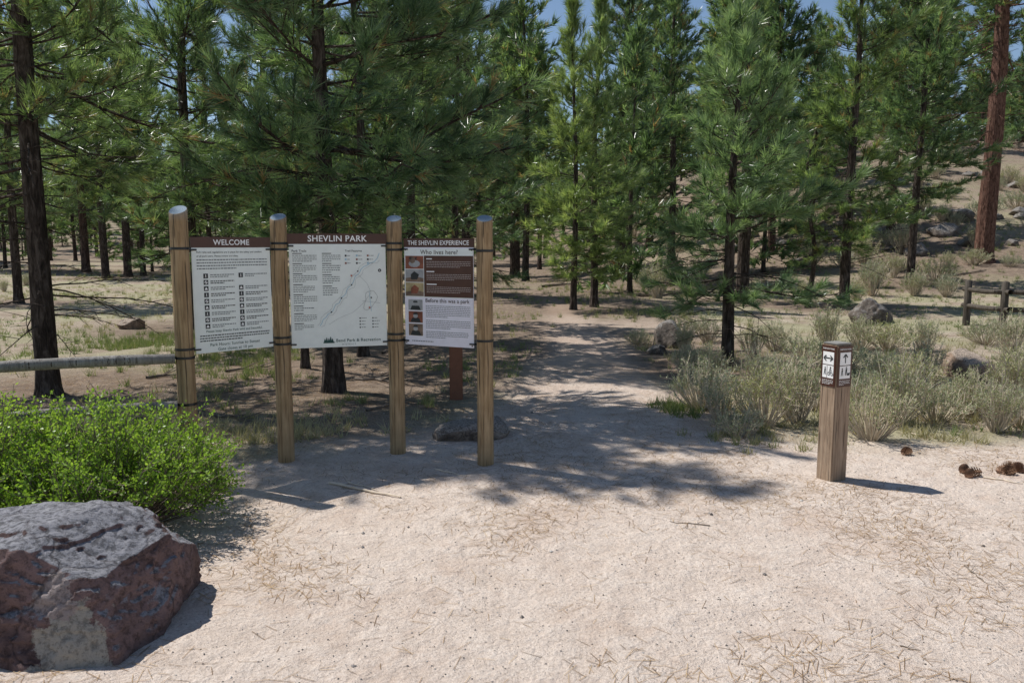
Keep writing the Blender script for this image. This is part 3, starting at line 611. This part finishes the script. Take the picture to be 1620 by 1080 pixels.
# ---------------------------------------------------------------- sign panels
_tc=bpy.data.curves.new('t','FONT');_to=bpy.data.objects.new('t',_tc)
COL.objects.link(_to)
def textgeo(s,size,align='CENTER',bold=0.0,shear=0,sx=1.0):
    _tc.body=s;_tc.size=size;_tc.align_x=align;_tc.align_y='CENTER';_tc.offset=bold*size;_tc.shear=shear;_tc.resolution_u=3;_tc.fill_mode='FRONT'
    _tc.space_character=1.05
    bpy.context.view_layer.update();dg=bpy.context.evaluated_depsgraph_get();me=bpy.data.meshes.new_from_object(_to.evaluated_get(dg))
    V=[(v.co.x*sx,v.co.y) for v in me.vertices];F=[tuple(p.vertices) for p in me.polygons];bpy.data.meshes.remove(me);return V,F
class Flat:
    def __init__(s,base=-.0045): s.V=[];s.F=[];s.M=[];s.mats=[];s.base=base
    def mi(s,m):
        if m not in s.mats:s.mats.append(m)
        return s.mats.index(m)
    def poly(s,pts,layer,m):
        b=len(s.V);s.V+=[(x,s.base-layer*.0008,y) for x,y in pts];s.F.append(tuple(range(b,b+len(pts))));s.M.append(s.mi(m))
    def rect(s,x0,y0,x1,y1,layer,m): s.poly([(x0,y0),(x1,y0),(x1,y1),(x0,y1)],layer,m)
    def disc(s,x,y,r,layer,m,n=12,ry=None): s.poly([(x+r*math.cos(a*2*math.pi/n),y+(ry or r)*math.sin(a*2*math.pi/n)) for a in range(n)],layer,m)
    def line(s,pts,w,layer,m):
        for (x0,y0),(x1,y1) in zip(pts[:-1],pts[1:]):
            l=math.hypot(x1-x0,y1-y0)+1e-9;nx,ny=-(y1-y0)/l*w/2,(x1-x0)/l*w/2;s.poly([(x0-nx,y0-ny),(x1-nx,y1-ny),(x1+nx,y1+ny),(x0+nx,y0+ny)],layer,m)
    def text(s,t,size,x,y,layer,m,align='CENTER',bold=0,shear=0,sx=1):
        V,F=textgeo(t,size,align,bold,shear,sx);b=len(s.V);s.V+=[(x+a,s.base-layer*.0008,y+c) for a,c in V];k=s.mi(m)
        for f in F:s.F.append(tuple(q+b for q in f));s.M.append(k)
    def para(s,x0,x1,y0,y1,n,layer,m,rr,th=.45):
        dy=(y1-y0)/n
        for i in range(n):
            y=y0+dy*(i+.5);x=x0;end=x1 if i<n-1 else x0+(x1-x0)*rr.uniform(.4,.8)
            while x<end:
                w=rr.uniform(.008,.024);w=min(w,end-x)
                if w>.003:s.rect(x,y-abs(dy)*th/2,x+w,y+abs(dy)*th/2,layer,m)
                x+=w+.004
    def person(s,x,y,h,layer,m,dog=False):
        s.disc(x,y+h*.42,h*.1,layer,m,8);s.poly([(x-h*.13,y-h*.05),(x+h*.10,y-h*.05),(x+h*.14,y+h*.28),(x-h*.1,y+h*.30)],layer,m)
        s.poly([(x-h*.2,y-h*.5),(x-h*.1,y-h*.5),(x+.02*h,y-h*.06),(x-h*.12,y-h*.06)],layer,m);s.poly([(x+h*.1,y-h*.5),(x+h*.2,y-h*.5),(x+.1*h,y-h*.06),(x+h*.03,y-h*.06)],layer,m)
    def obj(s,par,name,label=None):
        me=bpy.data.meshes.new(name);me.from_pydata(s.V,[],s.F)
        for m in s.mats:me.materials.append(m)
        me.polygons.foreach_set('material_index',s.M);me.update()
        return child(par,name,me,label)
def box(name,x0,x1,y0,y1,z0,z1,mat,bev=.0015):
    bm=bmesh.new();bmesh.ops.create_cube(bm,size=1)
    for v in bm.verts: v.co=((x0+x1)/2+v.co.x*(x1-x0),(y0+y1)/2+v.co.y*(y1-y0),(z0+z1)/2+v.co.z*(z1-z0))
    if bev: bmesh.ops.bevel(bm,geom=list(bm.edges),offset=bev,segments=2,affect='EDGES')
    me=bpy.data.meshes.new(name);bm.to_mesh(me);bm.free();me.materials.append(mat);return me
def sign(a,b,W,zt,zb,label,hh,hover=0.0,panel=M_panel,off=0):
    (x0,y0,_),(x1,y1,_)=a,b;ang=math.atan2(y1-y0,x1-x0);e=thing('information_sign',label,'sign',((x0+x1)/2+math.cos(ang)*off,(y0+y1)/2+math.sin(ang)*off,0),ang,'park information signs')
    child(e,'board',box('board',-W/2,W/2,-.004,.004,zb,zt-hh,panel))
    child(e,'header',box('header',-W/2-hover,W/2+hover,-.0055,.0055,zt-hh+.0005,zt,M_brown))
    d=math.hypot(x1-x0,y1-y0)/2-.06
    for zz in (zt-hh-.015,zb+.03):
        for s_ in (-1,1):
            xx=sorted([s_*(W/2-.035),s_*(d+.012)]);child(e,'bracket',box('bracket',xx[0],xx[1],.005,.017,zz-.008,zz+.008,M_black))
            xx=sorted([s_*(W/2-.035),s_*(W/2+.008)]);child(e,'bracket',box('bracket',xx[0]-.001,xx[1]+.001,-.0125,-.0064,zz-.006,zz+.006,M_black))
    return e
def mapper(W,zt,zb,x0,x1,y0,y1): return lambda px,py:(-W/2+(px-x0)/(x1-x0)*W, zt-(py-y0)/(y1-y0)*(zt-zb))
rr=random.Random(12)
W=.60;zt,zb=1.745,.92;e=sign(PP[0],PP[1],W,zt,zb,"white welcome sign with brown header and rows of rule pictograms",.075,0.004)
S=mapper(W,zt,zb,304,431,373,553)
f=Flat(-.0062);x,y=S(367,381.6);f.text("WELCOME",.055,x,y,1,M_white,bold=.014)
g=Flat()
def T(fl,s,size,px,py,m,align='CENTER',bold=0,sx=1,shear=0,layer=1):
    x,y=S(px,py);fl.text(s,size,x,y,layer,m,align,bold,shear,sx)
T(g,"Park rules and regulations are in place for the safety and comfort",.0178,311,396.5,M_ink,'LEFT',.01)
T(g,"of all park users. Please review and obey.",.0178,311,402.5,M_ink,'LEFT',.01)
def PA(fl,a,b,c,d,n,m,th=.45,layer=1):
    x0,y0=S(a,b);x1,y1=S(c,d);fl.para(x0,x1,y0,y1,n,layer,m,rr,th)
PA(g,311,406,425,424,4,M_grayink,.4)
ic=Flat()
for col,(ix,tx,te) in enumerate(((324,331,369),(380,387,424))):
    for r_ in range(9):
        if col==1 and r_==1: continue
        py=433+r_*9.8;x,y=S(ix,py);s_=.017
        ic.rect(x-s_,y-s_,x+s_,y+s_,1,M_ink)
        if r_%3==0: ic.person(x,y,.024,2,M_white)
        elif r_%3==1:
            ic.disc(x,y,.011,2,M_white);ic.line([(x-.008,y-.008),(x+.008,y+.008)],.004,3,M_ink)
        else:
            ic.poly([(x-.011,y-.009),(x+.011,y-.009),(x+.006,y+.004),(x,y+.011),(x-.007,y+.003)],2,M_white)
        PA(g,tx,py-3,te,py+3,2,M_ink if r_%2 else M_grayink,.5)
T(g,"Please keep Shevlin Park wild and beautiful.",.0235,367,519.5,M_green,bold=.008)
PA(g,311,524,425,536,3,M_ink,.42)
T(g,"Park Hours: Sunrise to Sunset",.030,367,541,M_green,bold=.006)
T(g,"Gate closes at 10 pm",.030,367,548.5,M_green,bold=.006)
f.obj(e,'header_lettering');g.obj(e,'lettering');ic.obj(e,'pictograms')
W=.735;zt,zb=1.775,.893;e=sign(PP[1],PP[2],W,zt,zb,"large white park map sign with brown header",.08,.012)
S=mapper(W,zt,zb,463,610,367,549)
f=Flat(-.0062);x,y=S(536,375.3);f.text("SHEVLIN PARK",.066,x,y,1,M_white,bold=.014)
g=Flat()
T(g,"Park Trails",.024,467,394.5,M_ink,'LEFT',.012);T(g,"Trail Features",.022,547,394.5,M_ink,'LEFT',.012)
for (a,b,c,d,n_) in [(468,400,504,412,4),(468,416,503,428,4),(468,432,504,444,4),(468,449,500,460,4),(468,465,503,478,4),(468,483,498,490,2),(468,495,502,506,4),(468,511,497,520,3),(512,400,540,412,4),(512,416,540,430,4),(512,434,538,447,4),(512,452,535,466,4)]:
    PA(g,a,b,c,d,n_,M_grayink,.4);x0,y0=S(a,b-1.6);g.rect(x0,y0-.003,x0+.07,y0+.003,1,M_ink)
for k in range(3):
    for q in range(3):
        x,y=S(548+q*17,402+k*6);g.rect(x-.007,y-.007,x+.007,y+.007,1,[M_ink,M_blue,M_oran][(k+q)%3]);g.para(x+.011,x+.055,y+.004,y-.004,1,1,M_grayink,rr,.6)
mpf=Flat()
riv=[(600,398),(597,406),(592,412),(586,414),(580,418),(575,420),(571,424),(569,429),(566,432),(562,435),(560,441),(558,446),(556,449),(551,453),(548,458),(547,463),(544,466),(540,469),(538,474),(536,478),(531,480),(529,484),(527,489),(524,493),(519,495),(516,500),(511,504),(509,510),(506,514)]
mpf.line([S(*p) for p in riv],.0045,2,M_blue)
def wob(dx,dy,s0,k0): return [(p[0]+dx+1.6*math.sin(k*1.3+s0),p[1]+dy+1.6*math.cos(k*1.7+s0)) for k,p in enumerate(riv[k0:])]
mpf.line([S(*p) for p in wob(3,2,0,1)],.0018,3,M_mapink)
mpf.line([S(*p) for p in wob(-3.5,-2,2,3)],.0018,3,M_mapink)
mpf.line([S(*p) for p in [(566,432),(575,441),(580,447),(582,452),(586,462),(580,470),(574,478),(566,486),(556,494),(545,498),(534,503),(520,512)]],.0018,4,M_mapink)
mpf.line([S(*p) for p in [(578,462),(585,459),(590,459),(593,463),(596,468),(594,475),(590,480),(586,486),(580,490),(575,489),(574,486),(575,480),(578,474),(577,468),(578,462)]],.002,4,M_grayink)
mpf.line([S(*p) for p in [(572,475),(600,479)]],.002,5,M_mapink);mpf.line([S(*p) for p in [(583,460),(586,492)]],.003,6,M_blue)
for p in [(566,427),(556,449),(540,470),(586,470),(524,492)]: mpf.disc(*S(*p),.006,7,M_ink)
for p in [(556,434),(583,486)]: mpf.disc(*S(*p),.007,7,M_red)
x,y=S(600,426);mpf.disc(x,y,.013,2,M_ink,16);mpf.poly([(x-.004,y-.008),(x,y-.004),(x+.004,y-.008),(x,y+.01)],3,M_white)
for k in range(4):
    for q in range(2):
        x,y=S(568+q*20,503+k*5);mpf.disc(x,y,.006,2,M_ink,8);mpf.para(x+.011,x+.075,y+.004,y-.004,1,2,M_grayink,rr,.6)
lg=Flat()
x,y=S(519,538)
for dx,h_ in ((-.030,.028),(-.016,.040),(0,.032),(.014,.046),(.028,.030)):
    for q in range(3): lg.poly([(x+dx-.012+q*.003,y-.014+h_*q*.28),(x+dx+.012-q*.003,y-.014+h_*q*.28),(x+dx,y-.010+h_*(.5+q*.22))],1+q,M_green)
lg.poly([(x-.045,y-.020),(x+.04,y-.020),(x+.05,y-.012),(x-.04,y-.0145)],5,M_green)
T(g,"Bend Park & Recreation",.034,530,538.6,M_green,'LEFT',.01);T(g,"D I S T R I C T",.016,550,545,M_green,'CENTER',.005)
f.obj(e,'header_lettering');g.obj(e,'lettering');mpf.obj(e,'trail_map');lg.obj(e,'logo')
W=.615;zt,zb=1.738,.905;e=sign(PP[2],PP[3],W,zt,zb,"white history and wildlife sign with brown header and small photographs",.068,.004,M_panel3)
S=mapper(W,zt,zb,641,750,377,547)
f=Flat(-.0062);x,y=S(695.5,384.2);f.text("THE SHEVLIN EXPERIENCE",.048,x,y,1,M_white,bold=.014,sx=.92)
g=Flat();x0,y0=S(641.5,470);x1,y1=S(749.5,393);g.rect(x0,y0,x1,y1,0.3,M_panel)
T(g,"Who lives here?",.048,697,398.8,M_headink,bold=.008,layer=2);
x0,y0=S(673,469);x1,y1=S(749.6,404);g.rect(x0,y0,x1,y1,1.2,M_brown)
for k in range(3):
    a=409+k*20;x,y=S(677,a);g.rect(x,y-.004,x+.05+.02*k,y+.004,2.2,M_white);PA(g,677,a+3,746,a+14,4,M_softw,.28,2.2)
T(g,"Before this was a park",.043,709,475,M_headink,bold=.008,layer=2.4,sx=.95)
PA(g,675,482,745,502,7,M_grayink,.35);PA(g,675,505,745,520,5,M_grayink,.35);PA(g,675,523,742,535,4,M_grayink,.35);PA(g,652,539,700,542,1,M_grayink,.5)
ph=Flat()
def photo(a,b,c,d,m,fig):
    x0,y0=S(a,d);x1,y1=S(c,b);ph.rect(x0-.002,y0-.002,x1+.002,y1+.002,1,M_white);ph.rect(x0,y0,x1,y1,2,m);cx=(x0+x1)/2;w=x1-x0;h=y1-y0
    if fig=='p':
        ph.poly([(cx-w*.38,y0+.002),(cx+w*.38,y0+.002),(cx+w*.25,y0+h*.42),(cx-w*.25,y0+h*.42)],3,M_ink);ph.disc(cx,y0+h*.6,w*.17,4,M_gray,10,h*.2);ph.poly([(cx-w*.18,y0+h*.72),(cx+w*.18,y0+h*.72),(cx+w*.12,y0+h*.88),(cx-w*.12,y0+h*.88)],5,M_ink)
    if fig=='d':
        ph.disc(cx,y0+h*.4,w*.32,3,M_gray,12,h*.28);ph.disc(cx-w*.1,y0+h*.68,w*.16,4,M_sepia,10);ph.poly([(cx-w*.3,y0+h*.75),(cx-w*.15,y0+h*.72),(cx-w*.22,y0+h*.97)],5,M_ink);ph.poly([(cx+w*.02,y0+h*.75),(cx+w*.12,y0+h*.70),(cx+w*.14,y0+h*.97)],5,M_ink)
    if fig=='b':
        ph.poly([(x0,y0),(x1,y0),(x1,y0+h*.3),(x0+w*.6,y0+h*.45),(x0,y0+h*.3)],3,M_sepia);ph.poly([(cx-w*.2,y0+h*.2),(cx+w*.15,y0+h*.2),(cx+w*.25,y0+h*.6),(cx,y0+h*.85),(cx-w*.2,y0+h*.6)],4,M_ink if m is M_gray else M_oran)
photo(643,404.5,672.2,425,M_oran,'d');photo(643,426,672.2,446,M_gray,'b');photo(643,447,672.2,468.5,M_yel,'b')
photo(647,474,670,491,M_gray,'p');photo(647,493,670,511,M_oran,'p');photo(647,513,670,532,M_sepia,'p')
bo=Flat()
for p in [(643,395),(747.5,395),(643,544),(747.5,544)]: bo.disc(*S(*p),.006,1,M_black,12)
f.obj(e,'header_lettering');g.obj(e,'lettering');ph.obj(e,'photographs');bo.obj(e,'bolts')
# ---------------------------------------------------------------- left rail fence
fe=thing('rail_fence',"weathered grey two-rail wooden fence fixed to the sign post",'fence',(-4.5,4.49,0))
for zz in (.90,.565):
    P=[(-2.36+4.5-(2.2)*t+ .0, 5.52-4.49-1.04*t*1.0, zz+.012*math.sin(t*5)) for t in np.linspace(0,1.02,9)]
    v_,f_=tube(P,[.034,.038,.037,.039,.036,.038,.037,.036,.038],12);a=Acc();a.add(v_,f_)
    child(fe,'rail',a.mesh('rail',M_rail,True))
a=Acc();v_,f_=tube([(0,0,-.1),(0,0,.5),(0,0,1.05),(0,0,1.06)],[.07,.068,.066,.01],14);a.add(v_,f_);child(fe,'post',a.mesh('post',M_rail,True))
# ---------------------------------------------------------------- brown post
x,y,z=survey(722,631);e=thing('brown_marker_post',"square brown painted post standing behind the signs",'post',(x,y,z),.05)
child(e,'shaft',box('shaft',-.07,.07,-.07,.07,-.1,1.25,M_brownpost,.008));
child(e,'cap',box('cap',-.077,.077,-.077,.077,1.252,1.275,M_brownpost,.005))
# ---------------------------------------------------------------- bollard
x,y=2.315,5.62;z=Hs(x,y);e=thing('trail_marker_post',"square wooden trail marker with brown and white direction placards",'trail marker',(x,y,z),R(24))
hw=.073;bm=bmesh.new();bmesh.ops.create_cube(bm,size=1)
for v in bm.verts: v.co=(v.co.x*2*hw,v.co.y*2*hw,-.1 if v.co.z<0 else .992)
bmesh.ops.bevel(bm,geom=[q for q in bm.edges],offset=.007,segments=2,affect='EDGES')
me=bpy.data.meshes.new('shaft');bm.to_mesh(me);bm.free();me.materials.append(M_boll);child(e,'shaft',me)
me=box('cap',-hw+.004,hw-.004,-hw+.004,hw-.004,.9925,1.004,M_cap,.005);child(e,'cap',me)
for side in (0,1):
    pe=child(e,'placard',box('placard',-.066,.066,-.078,-.0735,.695,.985,M_brown,.001));fl=Flat(-.0782)
    fl.text("SHEVLIN PARK",.0155,0,.962,1,M_white,bold=.01);fl.rect(-.050,.850,.050,.940,1,M_white);fl.rect(-.050,.754,.050,.844,1,M_white)
    o_=-.018
    if side==0:
        fl.line([(-.03,.913+o_),(.03,.913+o_)],.009,2,M_ink)
        for s_ in (-1,1):fl.line([(s_*.018,.932+o_),(s_*.041,.913+o_),(s_*.018,.894+o_)],.009,3 if s_>0 else 4,M_ink)
    else:
        fl.line([(0,.882+o_),(0,.935+o_)],.009,2,M_ink);fl.line([(-.02,.922+o_),(0,.945+o_),(.02,.922+o_)],.009,3,M_ink)
    fl.person(-.026,.802,.055,2,M_ink)
    if side==0:
        for q in (.008,.036): fl.disc(q,.785,.012,3,M_ink,14);fl.disc(q,.785,.008,4,M_white,14)
        fl.line([(.008,.785),(.02,.804),(.036,.785)],.004,5,M_ink);fl.disc(.024,.830,.006,3,M_ink);fl.line([(.02,.804),(.022,.822),(.034,.810)],.006,6,M_ink)
        fl.line([(-.008,.842),(-.008,.756)],.003,2.5,M_brown)
    else:
        fl.person(.012,.806,.06,3,M_ink);fl.poly([(.022,.776),(.042,.776),(.046,.796),(.034,.792),(.024,.792)],4,M_ink)
    fl.para(-.05,.05,.744,.706,4,1,M_white,rr,.3)
    lo=fl.obj(pe,'lettering')
    pe.rotation_euler=(0,0,-R(90) if side==0 else 0)
# ---------------------------------------------------------------- far right rail fence
fx=[(9.45,16.5),(9.35,15.1),(11.6,13.6)];fe=thing('rail_fence',"dark weathered rail fence beside the trail",'fence',(fx[0][0],fx[0][1],0),group=None)
for (x,y) in fx:
    a=Acc();h=Hs(x,y);v_,f_=tube([(x-fx[0][0],y-fx[0][1],h-.1),(x-fx[0][0],y-fx[0][1],h+.45),(x-fx[0][0],y-fx[0][1],h+.93),(x-fx[0][0],y-fx[0][1],h+.95)],[.075,.07,.068,.02],10);a.add(v_,f_);child(fe,'post',a.mesh('post',M_fenced,True))
for (p,q) in zip(fx[:-1],fx[1:]):
    for zz in (.42,.75):
        ex=.18;d=np.array([q[0]-p[0],q[1]-p[1]]);d=d/np.linalg.norm(d)*ex;hp=Hs(*p);hq=Hs(*q)
        P=[(p[0]-d[0]-fx[0][0],p[1]-d[1]-fx[0][1],hp+zz),((p[0]+q[0])/2-fx[0][0],(p[1]+q[1])/2-fx[0][1],(hp+hq)/2+zz-.02),(q[0]+d[0]-fx[0][0],q[1]+d[1]-fx[0][1],hq+zz)]
        a=Acc();v_,f_=tube(P,[.045,.05,.045],10);a.add(v_,f_);child(fe,'rail',a.mesh('rail',M_fenced,True))
bpy.data.objects.remove(_to);bpy.data.curves.remove(_tc)
